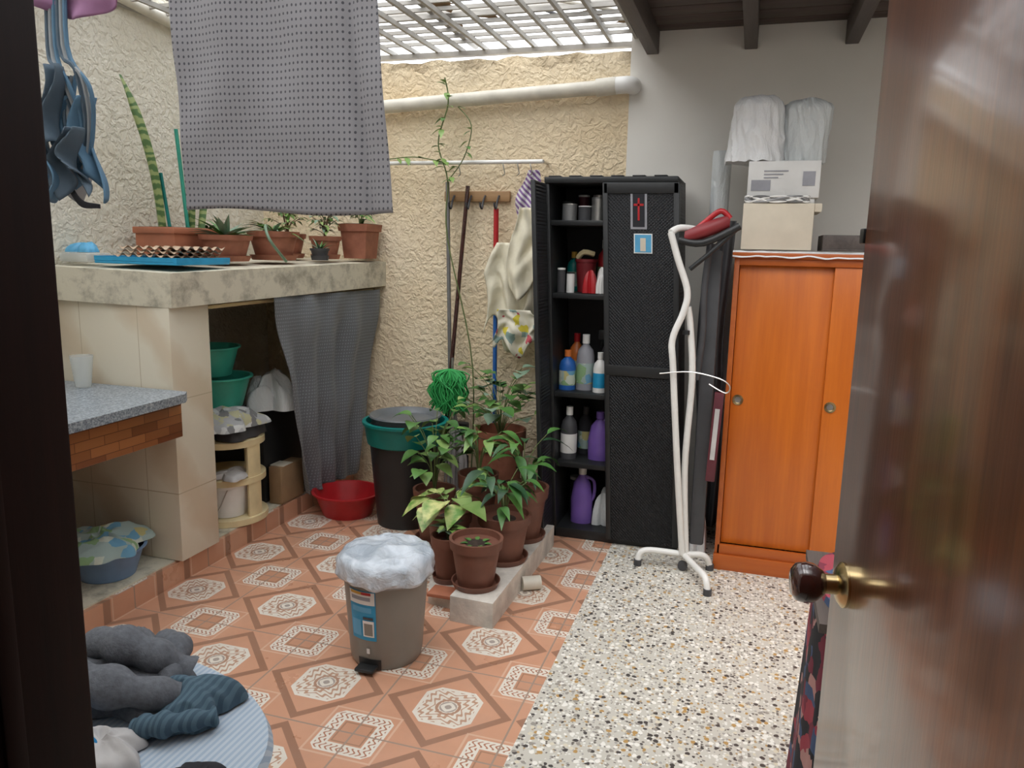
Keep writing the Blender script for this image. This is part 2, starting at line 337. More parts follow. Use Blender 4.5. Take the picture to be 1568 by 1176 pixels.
for i in range(17):
    x=XL+.02+i*.137; m.box((x-.008,.53,2.50),(x+.008,YB+.1,2.522),M_bar)
for i in range(32):
    y=.6+i*.112; m.box((XL,y-.007,2.523),(-.6,y+.007,2.54),M_bar)
for y in (3.72,2.7,1.8,.9): m.tube([(XL,y,2.57),(-.6,y,2.57)],.022,M_bar,10)
for x in (-2.5,-1.55,-.80): m.tube([(x,.5,2.61),(x,YB+.15,2.55)],.018,M_bar,8)
m.tube([(-2.2,2.6,2.6),(-.6,3.9,2.56)],.01,M_pvc,8); m.tube([(-1.7,2.4,2.62),(-1.0,4.0,2.60)],.008,M_dgrey,6)
for k in range(14):
    x=-2.2+1.5*random.random(); y=2.9+1.1*random.random(); m.leaf((x,y,2.545),(random.uniform(-1,1),random.uniform(-1,1),.05),.14,.08,M_card2,.05)
m.box((XL,YB+.03,2.475),(-.6,YB+.07,2.5),M_bar); m.done()
m=MB('roof_sheet')
m.grid(lambda u,v: V((XL-.3+u*2.55,.3+v*4.3,3.02-.06*v)),4,4,M_roof); m.done()

# ------------------------------------------------ pipes & rods on back wall
m=MB('drain_pipe'); m.tube([(XL+.02,YB-.055,2.17),(-.78,YB-.055,2.265)],.036,M_pvc,20); m.tube([(-.82,YB-.055,2.263),(-.72,YB-.055,2.27)],.044,M_pvc,20); m.tube([(-.72,YB-.055,2.27),(-.665,YB-.055,2.272),(-.645,YB-.03,2.272),(-.64,YB-.008,2.272)],.042,M_wht,20,4); m.done()
m=MB('wall_pipe'); m.tube([(XL+.035,2.0,2.62),(XL+.035,3.5,2.50),(XL+.035,4.06,2.46)],.03,M_pvc,12); m.done()  # pipe running along the top of the left wall
m=MB('curtain_rod'); m.tube([(-2.8,4.0,1.9),(-1.08,4.0,1.9)],.011,M_wht,10); m.tube([(-1.08,4.0,1.9),(-1.08,4.095,1.9)],.008,M_steel); m.tube([(-2.75,4.0,1.9),(-2.75,4.095,1.9)],.008,M_steel)
for x in (-1.55,-1.3,-1.22,-1.15): m.tube([(x,4.0,1.9),(x+.01,3.985,1.87),(x+.015,3.99,1.84),(x,4.0,1.83)],.003,M_steel,5,3)
m.done()
M_rack=wood('rack_wood',(.35,.2,.09),(.45,.27,.13),.6,0,'X')
m=MB('hook_rack'); m.box((-1.66,4.07,1.70),(-1.28,4.095,1.755),M_rack,.004)
for x in (-1.6,-1.5,-1.42,-1.34): m.tube([(x,4.07,1.73),(x,4.04,1.70),(x,4.02,1.66),(x,3.995,1.67),(x,3.99,1.69)],.006,M_dgrey,6,3)
m.done()
m=MB('broom'); m.tube([(-1.625,4.03,1.80),(-1.585,4.0,.45)],.011,M_grey,10); m.box((-1.68,3.97,.42),(-1.48,4.03,.47),M_dgrey,.01)
for i in range(40):
    x=-1.67+.18*random.random(); m.tube([(x,3.98+.04*random.random(),.43),(x+random.uniform(-.02,.02),3.97+.05*random.random(),.28)],.0025,M_blk,3)
m.done()
m=MB('squeegee'); m.tube([(-1.51,4.04,1.78),(-1.60,3.93,.30)],.012,M_knob,10); m.box((-1.75,3.91,.22),(-1.45,3.945,.30),M_blk,.008); m.done()
m=MB('mop'); m.tube([(-1.345,4.04,1.66),(-1.34,4.03,1.42)],.014,M_red,10); m.tube([(-1.34,4.03,1.42),(-1.32,4.0,.30)],.012,M_blue,10)
m.lathe([(.001,0),(.04,.01),(.05,.04),(.02,.09),(.001,.1)],M_wht,(-1.32,4.0,.24),12)
for i in range(60):
    a=random.random()*2*pi; r=.05+.06*random.random(); m.tube([(-1.32,4.0,.28),(-1.32+r*.6*math.cos(a),4.0+r*.4*math.sin(a),.22),(-1.32+r*math.cos(a),4.0+r*.5*math.sin(a),.03)],.004,M_wht,4)
m.done()
m=MB('green_scrub_mop'); m.tube([(-1.545,3.9,.40),(-1.545,3.92,.85)],.008,M_steel)
for i in range(190):
    a=random.random()*2*pi; r=.02+.07*random.random()**.5; x0=-1.545;y0=3.88; q=random.uniform(-.035,.035)
    m.tube([(x0+.01*math.cos(a),y0+.01*math.sin(a),.79),(x0+r*.9*math.cos(a)+q,y0+r*.8*math.sin(a),.765-.04*random.random()),(x0+r*1.15*math.cos(a+.2)-q,y0+r*math.sin(a),.67),(x0+r*1.0*math.cos(a+.3)+q*1.5,y0+r*math.sin(a),.54+.08*random.random())],.0035,M_mopg,4,3)
for i in range(50):
    a=random.random()*2*pi; r=.03+.04*random.random(); m.tube([(-1.52,3.9,.55),(-1.50+r*math.cos(a),3.88+r*.6*math.sin(a),.3),(-1.50+r*1.3*math.cos(a),3.88+r*.6*math.sin(a),.02)],.005,M_wcl,4)
m.done()
def hang(name,x0,x1,y,zt,zb,mat,seed=0,amp=.02,skew=0,fr=3.0,bot=None,nar=1.0):
    m=MB(name)
    def fn(u,v):
        z=zt+(zb-zt)*v; w=(nar+(1-nar)*min(1,v*3)); xc=(x0+x1)/2+skew*v
        x=xc+(u-.5)*(x1-x0)*w+.015*math.sin(v*7+seed)
        yy=y+amp*math.sin(u*fr*2*pi+seed+v*1.5)*(.35+.65*v)+amp*.9*noise.noise(V((u*4+seed,v*5,seed)))
        z+= (bot(u) if bot else .02*math.sin(u*5+seed))*v
        return V((x,yy,z))
    return m.grid(fn,48,30,mat).done(.003)
hang('striped_dish_cloth',-1.21,-1.09,4.03,1.86,1.56,M_ragst,1,.012,-.02,2,lambda u:-.1*u,.5)
hang('cream_cleaning_cloth',-1.37,-1.10,3.97,1.48,.99,M_rag,3,.025,0,2.5,lambda u:.10*math.sin(u*9),.6)
hang('cream_cleaning_cloth',-1.23,-1.03,3.91,1.66,1.24,M_rag,6,.022,0.0,2,lambda u:-.06*math.sin(u*6),.4)
hang('printed_cloth',-1.29,-1.06,3.90,1.13,.92,M_ragm,5,.02,0,2,lambda u:.05*math.sin(u*8),.8)

# ------------------------------------------------ left masonry
zs=lambda base:(lambda p: base+.035*(p[1]-2.6)/1.5+.03*max(0,(-2.3-p[0])))
m=MB('concrete_shelf'); m.prism([(XL+.001,2.53),(-2.225,2.56),(-2.13,3.3),(-2.035,YB-.001),(XL+.001,YB-.001)],zs(1.185),zs(1.325),M_slab); m.done()
m=MB('shelf_support_wall'); m.box((XL+.001,2.56,.1),(-2.24,2.80,1.195),M_ctile,.003); m.done()  # short tiled divider wall on the plinth, carries the shelf
m=MB('tiled_plinth'); m.box((XL+.001,.9,0),(-2.285,YB-.001,.098),M_slab); m.box((-2.285,.9,0),(-2.265,YB-.001,.092),M_tile); m.done()
m=MB('washing_counter'); m.prism([(XL+.014,1.1),(-2.10,1.1),(-2.13,2.5),(-2.16,2.545),(XL+.014,2.55)],.815,.85,M_gran)
m.box((XL+.014,1.12,.66),(-2.19,2.545,.815),M_parq,.003); m.box((XL+.014,1.1,.1),(-2.35,1.25,.66),M_ctile); m.done()
B('trim_splashback',(XL,1.1,.855),(XL+.012,2.54,1.22),M_ctile)
m=MB('faucet'); m.tube([(XL+.014,2.35,1.12),(XL+.10,2.35,1.12),(XL+.13,2.35,1.10),(XL+.135,2.35,1.06)],.011,M_brass,10,4); m.lathe([(.001,0),(.02,0),(.02,.02),(.001,.02)],M_brass,(XL+.07,2.35,1.14),12); m.tube([(XL+.07,2.35,1.12),(XL+.07,2.35,1.15)],.006,M_brass); m.done()
m=MB('plastic_cup'); m.lathe([(.001,0),(.03,0),(.045,.13),(.042,.13),(.028,.005),(.001,.005)],M_clear,(-2.60,2.46,.852),24); m.done()
m=MB('under_shelf_curtain')
def fn(u,v):
    z=1.20-1.13*v
    yt=3.16+u*.92; yb=3.50+u*.50; y=yt*(1-v)+yb*v
    x=(-2.155+.09*u)*(1-v)+(-2.225+.05*u)*v
    x+= .022*math.sin(u*9*pi+2*v)*(.3+.7*v)*(1.3-.6*u)+.03*noise.noise(V((u*6,v*4,2)))
    z+= .03*math.sin(u*4)*v
    return V((x,y,max(z,.115)))
m.grid(fn,90,40,M_ccur); m.tube([(-2.30,2.80,1.165),(-2.12,4.09,1.195)],.008,M_cream,8); m.done(.003)
def basin(name,c,r,h,mat,k=.72,seg=40,sy=1):
    return MB(name).lathe([(.001,0),(r*k,0),(r*.96,h*.93),(r*1.05,h*.95),(r*1.05,h),(r*.97,h),(r*(k-.03),.008),(.001,.008)],mat,c,seg,sy=sy).done()
m=MB('stacking_stool'); c=V((-2.42,3.11,.1))
for zz,rr in ((0,.175),(.20,.17),(.385,.17)):
    m.lathe([(rr,zz),(rr+.012,zz),(rr+.012,zz+.03),(rr,zz+.035),(.001,zz+.035),(.001,zz+.02),(rr-.01,zz+.02)],M_cream,c,40)
for a in range(4):
    th=a*pi/2-.12
    vs=[];fs=[]
    for k in range(9):
        t=th-.24+.48*k/8
        for z in (0.03,.39):
            for rr in (.164,.178): vs.append(c+V((rr*math.cos(t),rr*math.sin(t),z)))
    for k in range(8):
        o=k*4; q=o+4; fs+=[(o,q,q+2,o+2),(o+1,o+3,q+3,q+1)]
    fs+=[(0,2,3,1),(32,33,35,34)]
    m.add(vs,fs,M_cream)
m.done()
m=MB('paint_bucket'); m.lathe([(.001,0),(.09,0),(.105,.145),(.113,.145),(.113,.16),(.1,.16),(.085,.01),(.001,.01)],M_wht,(-2.39,3.06,.138),32)
m.tube([(-2.47,2.985,.285),(-2.44,2.955,.20),(-2.37,2.945,.17),(-2.32,2.975,.285)],.003,M_steel,6,5); m.done()
MB('folded_white_rag').heap((-2.34,3.02,.337),.09,.09,.035,M_wcl,3,.3).done()
MB('plastic_wrapped_bundle').heap((-2.42,3.14,.523),.17,.2,.11,M_dgrey,3,.4).heap((-2.36,3.04,.58),.15,.17,.08,M_news,5,.35).done()
basin('green_basin',(-2.47,3.12,.66),.165,.15,M_green); basin('green_basin',(-2.50,3.10,.815),.15,.14,M_green)
MB('grey_plastic_bag').heap((-2.36,3.42,.602),.13,.15,.17,M_gbag,8,.35).done()
B('storage_crate',(-2.7,3.33,.1),(-2.36,3.75,.6),M_blk,.01)
MB('cardboard_box').box((-2.345,3.34,.1),(-2.27,3.55,.3),M_card2,.004).box((-2.35,3.36,.3),(-2.268,3.45,.304),M_card,.001).done()
basin('blue_basin',(-2.44,2.36,.1),.145,.12,M_bottleb)
MB('printed_plastic_cloth').heap((-2.46,2.34,.222),.2,.17,.07,M_bulk,4,.3).done()
MB('storage_bag').heap((-2.70,2.30,.1),.12,.12,.24,M_dk,6,.4).done()
zS=1.365
m=MB('egg_carton_stack')
for k in range(3):
    def fn(u,v,k=k): return V((-2.60+u*.33+.005*k,2.66+v*.28+.01*k,zS+.025+.016*k+.008*math.cos(u*12*pi)*math.cos(v*10*pi)))
    m.grid(fn,96,80,M_egg)
m.box((-2.60,2.66,zS+.001),(-2.27,2.94,zS+.016),M_egg,.003)
m.done()
m=MB('blue_tray'); m.box((-2.66,2.62,zS-.012),(-2.24,2.96,zS),M_cyan,.004); m.box((-2.66,2.62,zS),(-2.645,2.96,zS+.02),M_cyan); m.box((-2.255,2.62,zS-.002),(-2.24,2.96,zS+.018),M_cyan); m.box((-2.645,2.62,zS),(-2.255,2.635,zS+.018),M_cyan); m.done()
m=MB('plastic_container'); m.box((-2.83,2.60,zS-.01),(-2.68,2.74,zS+.03),M_clear,.01); m.done()
MB('blue_sponge_cloth').heap((-2.76,2.67,zS+.03),.065,.055,.045,M_lblue,3,.4).done()

# ------------------------------------------------ plants
def pot(m,c,r,h,mat,saucer=True,seg=32):
    m.lathe([(.001,0),(r*.68,0),(r*.92,h*.8),(r*1.0,h*.8),(r*1.04,h),(r*.93,h),(r*.9,h*.88),(.001,h*.88)],mat,c,seg)
    m.lathe([(r*.89,h*.86),(.001,h*.9)],M_soil,c,seg)
    if saucer: m.lathe([(.001,0),(r*.85,0),(r*.95,.025),(r*.9,.025),(r*.8,.006),(.001,.006)],mat,V(c)-V((0,0,.002)),seg)
def bush(m,c,n,Hh,R,L,W,mats,nl=2,droop=.5,stem=M_stem,shape=.75,el=(-.1,.5)):
    c=V(c)
    for i in range(n):
        a=i*2.4+random.uniform(-.3,.3); rr=R*(.25+.75*random.random()); z=Hh*(.35+.65*random.random())
        e=c+V((rr*math.cos(a),rr*math.sin(a),z)); mid=c+V((rr*.3*math.cos(a),rr*.3*math.sin(a),z*.65))
        m.tube([c,mid,e],[.0035,.003,.002],stem,5,3)
        for k in range(nl):
            b=e if k==0 else mid+(e-mid)*random.uniform(.1,.9)
            aa=a+random.uniform(-1.1,1.1); l=L*random.uniform(.7,1.2)
            m.leaf(b,(math.cos(aa),math.sin(aa),random.uniform(*el)),l,W*l/L,random.choice(mats),droop,shape=shape)
zb=.107
m=MB('concrete_block_step'); m.prism([(-1.04,2.63),(-.86,2.62),(-.845,3.53),(-1.03,3.53)],0,.105,M_wblock); m.prism([(-1.18,2.74),(-1.045,2.72),(-1.045,3.5),(-1.45,3.5)],0,.05,M_wblock); m.box((-1.17,2.70,.05),(-1.05,2.79,.065),M_terra3,.003); m.done()
m=MB('short_pipe_piece'); m.tube([(-.85,2.99,.031),(-.78,3.03,.031)],.03,M_pvc,16); m.done()
random.seed(21)
def PP(name,c,r,h,pm,*b,**k):
    m=MB(name); pot(m,c,r,h,pm); top=V(c)+V((0,0,h*.88))
    for args in b: bush(m,top,*args[0],**args[1])
    return m.done()
m=MB('potted_bare_soil_plant'); pot(m,(-.98,2.76,zb),.105,.20,M_terra2)
for i in range(7):
    a=i*.9; m.leaf((-.98+.03*math.cos(a),2.76+.03*math.sin(a),zb+.175),(math.cos(a),math.sin(a),.4),.04,.02,G1)
m.done()
PP('potted_anthurium',(-.955,3.05,zb),.115,.21,M_terra2,((11,.24,.12,.14,.05,[G1,G4]),dict(nl=2,droop=.7,el=(-.1,.6))))
PP('potted_rubber_plant',(-.95,3.33,zb),.115,.25,M_terra2,((10,.30,.13,.15,.048,[G1,G4,G1]),dict(nl=2,droop=.6,el=(0,.8))))
PP('potted_variegated_plant',(-1.20,3.02,.052),.10,.26,M_terra2,((8,.16,.12,.13,.1,[G5,G2,G5]),dict(nl=2,droop=.5)))
PP('potted_succulent',(-1.15,2.88,.052),.07,.20,M_terra2,((10,.08,.06,.06,.025,[G3,G2]),dict(nl=3,droop=.2)))
PP('potted_ivy',(-1.38,3.28,.052),.10,.26,M_terra2,((14,.42,.17,.085,.07,[G1,G2,G1]),dict(nl=3,droop=.5)))
PP('potted_geranium',(-1.20,3.74,.0),.13,.52,M_terra,((24,.40,.22,.085,.075,[G1,G1,G3,G2]),dict(nl=3,droop=.3)))
PP('potted_fern',(-1.18,3.34,.052),.095,.34,M_terra2,((11,.28,.12,.11,.05,[G1,G4,G2]),dict(nl=3,droop=.5)))
m=MB('climbing_vine'); path=[(-1.43,3.90,.0),(-1.43,3.93,.8),(-1.60,3.97,1.5),(-1.60,3.97,1.8),(-1.66,3.98,2.0),(-1.60,3.97,2.2),(-1.62,3.97,2.33)]
m.tube(path,.004,M_stem,5,6); p2=[(-1.60,3.97,1.8),(-1.50,3.95,1.92),(-1.46,3.95,2.08),(-1.54,3.96,2.18)]; m.tube(p2,.003,M_stem,5,5); p3=[(-1.62,3.98,1.9),(-1.8,3.98,1.93),(-1.95,3.98,1.92)]; m.tube(p3,.003,M_stem,5,5)
for pth,nn in ((path[3:],18),(p2,12),(p3,8)):
    for i in range(nn):
        k=random.randrange(len(pth)-1); t=random.random(); p=V(pth[k]).lerp(V(pth[k+1]),t); a=random.random()*2*pi
        m.leaf(p,(math.cos(a),-abs(math.sin(a))*.6,random.uniform(-.6,.4)),random.uniform(.035,.065),.032,random.choice([G1,G2,G2]),.3)
m.done()
m=MB('snake_plant_planter'); x0,x1,y0,y1=-2.78,-2.56,2.99,3.42
m.prism([(x0,y0),(x1,y0),(x1,y1),(x0,y1)],zS,zS+.14,M_terra3); m.box((x0-.01,y0-.01,zS+.12),(x1+.01,y1+.01,zS+.15),M_terra3,.005); m.box((x0+.01,y0+.01,zS+.14),(x1-.01,y1-.01,zS+.152),M_soil)
def blade(m,b,t,w,mat,bend=(0,0,0)):
    b=V(b);t=V(t);bd=V(bend)
    def fn(u,v):
        p=b.lerp(t,v)+bd*math.sin(pi*v); ww=w*(1-.15*v)*min(1,(1-v)*5+.02); q=(u-.5); a=.6*v
        return p+V((q*ww*math.cos(a),q*ww*math.sin(a)-.3*w*(1-4*q*q),0))
    m.grid(fn,4,14,mat)
def snake():
    n=N('snake_leaf',.45); n.col(n.mix(n.ramp(n.wave(8,6,3,2,'Z'),[(.3,0),(.7,1)]),(.08,.16,.05),(.30,.36,.14))); return n.m
M_sn=snake()
blade(m,(-2.65,3.02,zS+.14),(-2.72,2.90,2.17),.045,M_sn,(.04,0,0)); blade(m,(-2.62,3.18,zS+.14),(-2.585,3.14,1.90),.04,M_sn,(.01,0,0)); blade(m,(-2.58,3.2,zS+.14),(-2.57,3.25,1.80),.04,M_sn)
m.tube([(-2.61,3.03,zS+.1),(-2.635,3.01,1.76)],.008,M_teal); m.tube([(-2.62,3.16,zS+.1),(-2.63,3.12,1.97)],.009,M_green)
for i in range(10):
    a=random.random()*2*pi; m.leaf((-2.62,3.3,zS+.14),(math.cos(a),math.sin(a),.8),.14,.02,G1,.5)
m.done()
def rosette(m,c,n,L,W,mats,droop=.4,el=(.3,1.3)):
    for i in range(n):
        a=i*2.4; m.leaf(c,(math.cos(a),math.sin(a),random.uniform(*el)),L*random.uniform(.7,1.1),W,random.choice(mats),droop,fold=.5,shape=.45)
m=MB('potted_aloe'); pot(m,(-2.41,3.16,zS),.12,.12,M_terra); rosette(m,(-2.41,3.16,zS+.1),28,.21,.032,[G3,G1,G3],.25); m.done()
m=MB('potted_spider_plant'); pot(m,(-2.33,3.43,zS+.005),.125,.14,M_terra); rosette(m,(-2.33,3.43,zS+.12),30,.23,.024,[G3,G2,G1],.5); m.tube([(-2.33,3.43,zS+.13),(-2.25,3.25,zS+.17),(-2.18,3.18,zS+.1),(-2.16,3.28,zS+.0)],.007,G3,6,5); m.done()
m=MB('potted_cactus'); pot(m,(-2.18,3.62,zS+.005),.05,.06,M_dgrey); rosette(m,(-2.18,3.62,zS+.05),12,.09,.015,[G1,G3],.1); m.done()
PP('potted_small_shrub',(-2.24,3.78,zS+.01),.085,.12,M_terra,((18,.14,.08,.055,.028,[G2,G3,G1]),dict(nl=3,stem=M_twig)))
PP('potted_small_shrub',(-2.48,3.78,zS+.01),.10,.13,M_terra,((20,.22,.12,.06,.03,[G2,G1]),dict(nl=3,stem=M_twig)))
m=MB('square_planter_pot'); c=V((-2.13,3.97,zS+.012))
for (h0,h1,a,b) in ((0,.15,.07,.083),(.15,.19,.092,.097)):
    m.lathe([(a*1.35,h0),(b*1.35,h1)],M_terra,c,4,R=RZ(pi/4))
m.lathe([(.12,.192),(.001,.193)],M_soil,c,4,R=RZ(pi/4)); bush(m,c+V((0,0,.18)),12,.1,.09,.06,.028,[G2,G1],2); m.done()

# ------------------------------------------------ bins & basins on floor
cb=V((-1.165,2.33,0)); m=MB('pedal_bin')
m.lathe([(.118,.0),(.124,.01),(.128,.03),(.15,.34),(.156,.345),(.156,.365),(.001,.37)],M_binG,cb,48)
def rdg(t,r): 
    X=math.cos(t)*r*9; Y=math.sin(t)*r*9; return .014*(1-2.2*abs(noise.noise(V((X+3,Y*1.6,1)))))-.007
prof=[(.170,.318),(.175,.33),(.170,.35),(.172,.368),(.166,.382),(.155,.392)]+[(.155*(1-k/12)+.001,.392+.02*(1-(1-k/12)**2)) for k in range(1,13)]
m.lathe(prof,M_bag,cb,110,mod=lambda t,z:1+.035*noise.noise(V((math.cos(t)*4,math.sin(t)*4,z*16)))+.018*math.sin(t*13+z*60)*(z<.36),zmod=rdg)
def arc(m,th0,th1,z0,z1,mat,off=.0015):
    def fn(u,v):
        z=z0+(z1-z0)*v; r=.128+(.150-.128)*(z-.03)/.31+off; t=th0+(th1-th0)*u
        return cb+V((r*math.cos(t),r*math.sin(t),z))
    m.grid(fn,12,4,mat)
arc(m,A(-120),A(-78),.115,.30,M_cyan,.0015); arc(m,A(-119),A(-79),.250,.297,M_wbox,.003)
arc(m,A(-116),A(-98),.286,.296,M_yel,.0036); arc(m,A(-98),A(-84),.286,.296,M_red,.0036); arc(m,A(-115),A(-85),.265,.279,M_ink,.0036); arc(m,A(-98),A(-81),.13,.19,M_wht,.003); arc(m,A(-96),A(-83),.135,.18,M_binG,.0036); arc(m,A(-117),A(-101),.13,.19,M_lblue,.003); arc(m,A(-97),A(-82),.195,.204,M_dgrey,.0038); arc(m,A(-115),A(-84),.220,.240,M_lblue,.003)
arc(m,A(-110),A(-72),.005,.045,M_blk,.003)
arc(m,A(-94),A(-89),.065,.085,M_wbox,.003)
m.done()
ped=MB('pedal'); ped.box((cb.x-.04,cb.y-.17,.012),(cb.x+.03,cb.y-.11,.024),M_blk,.004); po=ped.done(); po.parent=bpy.data.objects['pedal_bin']
m=MB('black_trash_can'); cc=V((-1.68,3.60,0))
m.lathe([(.001,0),(.15,0),(.19,.48),(.19,.53),(.18,.53),(.13,.01),(.001,.01)],M_blk,cc,48)
m.lathe([(.193,.435),(.20,.44),(.215,.54),(.225,.542),(.225,.555),(.205,.557),(.19,.45)],M_teal,cc,48)
m.lathe([(.17,.53),(.185,.575),(.19,.58),(.185,.587),(.17,.58),(.15,.56),(.001,.558)],M_lid,cc,48); m.done()
basin('red_basin',(-2.03,3.60,0),.185,.13,M_red,sy=.95)

# ------------------------------------------------ black plastic cabinet (leans slightly)
m=MB('plastic_storage_cabinet'); x0,x1,y0,y1=-.885,-.255,3.66,4.04; Hc=1.79; t=.022
S=Matrix.Identity(4); S[0][2]=-.052; m.X=S
m.box((x0,y0,0),(x0+t,y1,Hc),M_blk,.004); m.box((x1-t,y0,0),(x1,y1,Hc),M_weave,.004); m.box((x0,y1-t,0),(x1,y1,Hc),M_blk2)
m.box((x0,y0-.01,Hc-.03),(x1,y1,Hc),M_blk,.006); m.box((x0,y0,0),(x1,y1,.05),M_blk,.004)
for k in range(6): m.box((x0+.02+k*.1,y0-.005,Hc),(x0+.08+k*.1,y1-.02,Hc+.006),M_blk,.003)
SH=[.39,.75,1.24,1.59]
for z in SH: m.box((x0+t,y0+.02,z-.025),(x1-t,y1-t,z),M_blk,.003)
m.box((-.595,y0-.028,.03),(x1+.005,y0-.002,Hc-.03),M_weave,.006)
m.box((-.60,y0-.034,.03),(-.575,y0-.002,Hc-.03),M_blk,.004); m.box((x1-.02,y0-.034,.03),(x1+.008,y0-.002,Hc-.03),M_blk,.004)
m.box((-.595,y0-.036,.86),(x1+.005,y0-.02,.91),M_blk,.003); m.box((x1-.008,y0+.02,.05),(x1+.006,y0+.05,Hc-.05),M_blk,.003)
m.box((-.595,y0-.034,Hc-.08),(x1+.005,y0-.02,Hc-.03),M_blk,.003)
m.box((x0-.012,y0-.20,.03),(x0+.008,y0-.004,Hc-.03),M_weave,.005); m.box((x0-.012,y0-.21,.03),(x0+.010,y0-.19,Hc-.03),M_blk,.004)
m.box((-.47,y0-.030,1.55),(-.395,y0-.0275,1.72),M_ink); m.box((-.46,y0-.0315,1.56),(-.405,y0-.029,1.71),M_dk)
m.box((-.437,y0-.033,1.59),(-.428,y0-.030,1.69),M_red); m.box((-.455,y0-.033,1.655),(-.41,y0-.030,1.665),M_red)
m.box((-.455,y0-.032,1.44),(-.37,y0-.029,1.53),M_wht); m.box((-.45,y0-.034,1.445),(-.375,y0-.031,1.525),M_lblue); m.box((-.425,y0-.036,1.45),(-.40,y0-.033,1.51),M_card)
cab=m.done()
def bottle(name,x,y,z,r,h,mat,cap,kind=0,lab=None):
    x=x-.052*z; z=z+.001; m=MB(name); c=(x,y,z)
    if kind==0: m.lathe([(.001,0),(r,0),(r,h*.6),(r*.85,h*.72),(r*.35,h*.82),(r*.35,h*.88),(.001,h*.88)],mat,c,20); m.lathe([(r*.42,h*.84),(r*.42,h),(.001,h)],cap,c,16)
    elif kind==1: m.lathe([(.001,0),(r,0),(r,h),(r*.9,h),(.001,h*.98)],mat,c,24); m.lathe([(r*1.02,h*.93),(r*1.02,h),(.001,h*1.01)],cap,c,24)
    elif kind==2:
        m.lathe([(.001,0),(r,0),(r*1.05,h*.4),(r*.8,h*.7),(r*.3,h*.84),(r*.3,h*.9),(.001,h*.9)],mat,c,20,sy=.7); m.lathe([(r*.38,h*.86),(r*.38,h),(.001,h)],cap,c,16)
        m.tube([(x+r*.3,y,z+h*.82),(x+r*1.1,y,z+h*.75),(x+r*1.15,y,z+h*.5),(x+r*.9,y,z+h*.4)],r*.16,mat,8,4)
    elif kind==3:
        m.lathe([(.001,0),(r,0),(r,h*.55),(r*.4,h*.75),(r*.35,h*.85),(.001,h*.85)],mat,c,20); m.box((x-r*1.2,y-r*.4,z+h*.84),(x+r*.5,y+r*.4,z+h),cap,.004); m.tube([(x-r*.6,y,z+h*.86),(x-r*.9,y,z+h*.7)],.004,cap)
    if kind in (0,3): m.lathe([(r*1.01,h*.12),(r*1.015,h*.13),(r*1.015,h*.48),(r*1.01,h*.49)],lab or (M_bulk if mat is not M_wht else M_cyan),c,20)
    o=m.done(); return o
zf=0.05
for a in [('paint_can',-.79,3.76,SH[3],.036,.08,M_grey,M_steel,1),('tin_can',-.715,3.77,SH[3],.033,.07,M_dgrey,M_wht,1),('glass_jar',-.645,3.76,SH[3],.036,.11,M_steel,M_grey,1),('metal_mug',-.83,3.90,SH[3],.03,.10,M_dgrey,M_dgrey,1),('tin_can',-.67,3.90,SH[3],.032,.13,M_steel,M_steel,1),('spray_can',-.75,3.90,SH[3],.028,.13,M_maroon,M_wht,1),
 ('spray_can',-.835,3.74,SH[2],.020,.12,M_dgrey,M_wht,1),('spray_can',-.79,3.75,SH[2],.020,.10,M_wht,M_blk,1),('detergent_bottle',-.655,3.92,SH[2],.035,.26,M_red,M_wht,0),('detergent_bottle',-.815,3.93,SH[2],.035,.20,M_teal,M_yel,0),
 ('detergent_bottle',-.82,3.77,SH[1],.042,.20,M_blue,M_orp,0),('detergent_bottle',-.735,3.80,SH[1],.045,.28,M_ink,M_wht,0),('lotion_bottle',-.65,3.75,SH[1],.034,.20,M_wht,M_wht,0),('spray_bottle',-.64,3.87,SH[1],.036,.30,M_dgrey,M_blk,3),('detergent_bottle',-.81,3.93,SH[1],.04,.27,M_orp,M_red,0),
 ('bleach_bottle',-.82,3.77,SH[0],.042,.27,M_dgrey,M_wht,0,M_wbox),('fabric_softener_bottle',-.665,3.80,SH[0],.058,.25,M_purple,M_purple,2),('bleach_bottle',-.76,3.90,SH[0],.04,.25,M_dk,M_dgrey,0),
 ('fabric_softener_bottle',-.76,3.78,zf,.055,.30,M_purple,M_wht,2),('glass_jar',-.82,3.92,zf,.035,.2,M_dk,M_wht,1)]:
    bottle(*a)
m=MB('red_bucket'); m.lathe([(.001,0),(.040,0),(.052,.15),(.056,.15),(.056,.165),(.048,.165),(.036,.01),(.001,.01)],M_dred,(-.735-.064,3.85,SH[2]+.001),24)
m.tube([(-.84,3.84,SH[2]+.17),(-.81,3.83,SH[2]+.20),(-.76,3.85,SH[2]+.19)],.014,M_cream,8,3); m.done()
MB('red_cleaning_cloth').heap((-.69-.064,3.745,SH[2]+.001),.035,.04,.12,M_red,3,.4).done(); MB('folded_white_rag').heap((-.63-.064,3.76,SH[2]+.001),.038,.05,.11,M_wht,7,.4).done()
MB('clear_plastic_bag').heap((-.655,3.8,zf+.001),.05,.06,.17,M_gbag,3,.4).done()

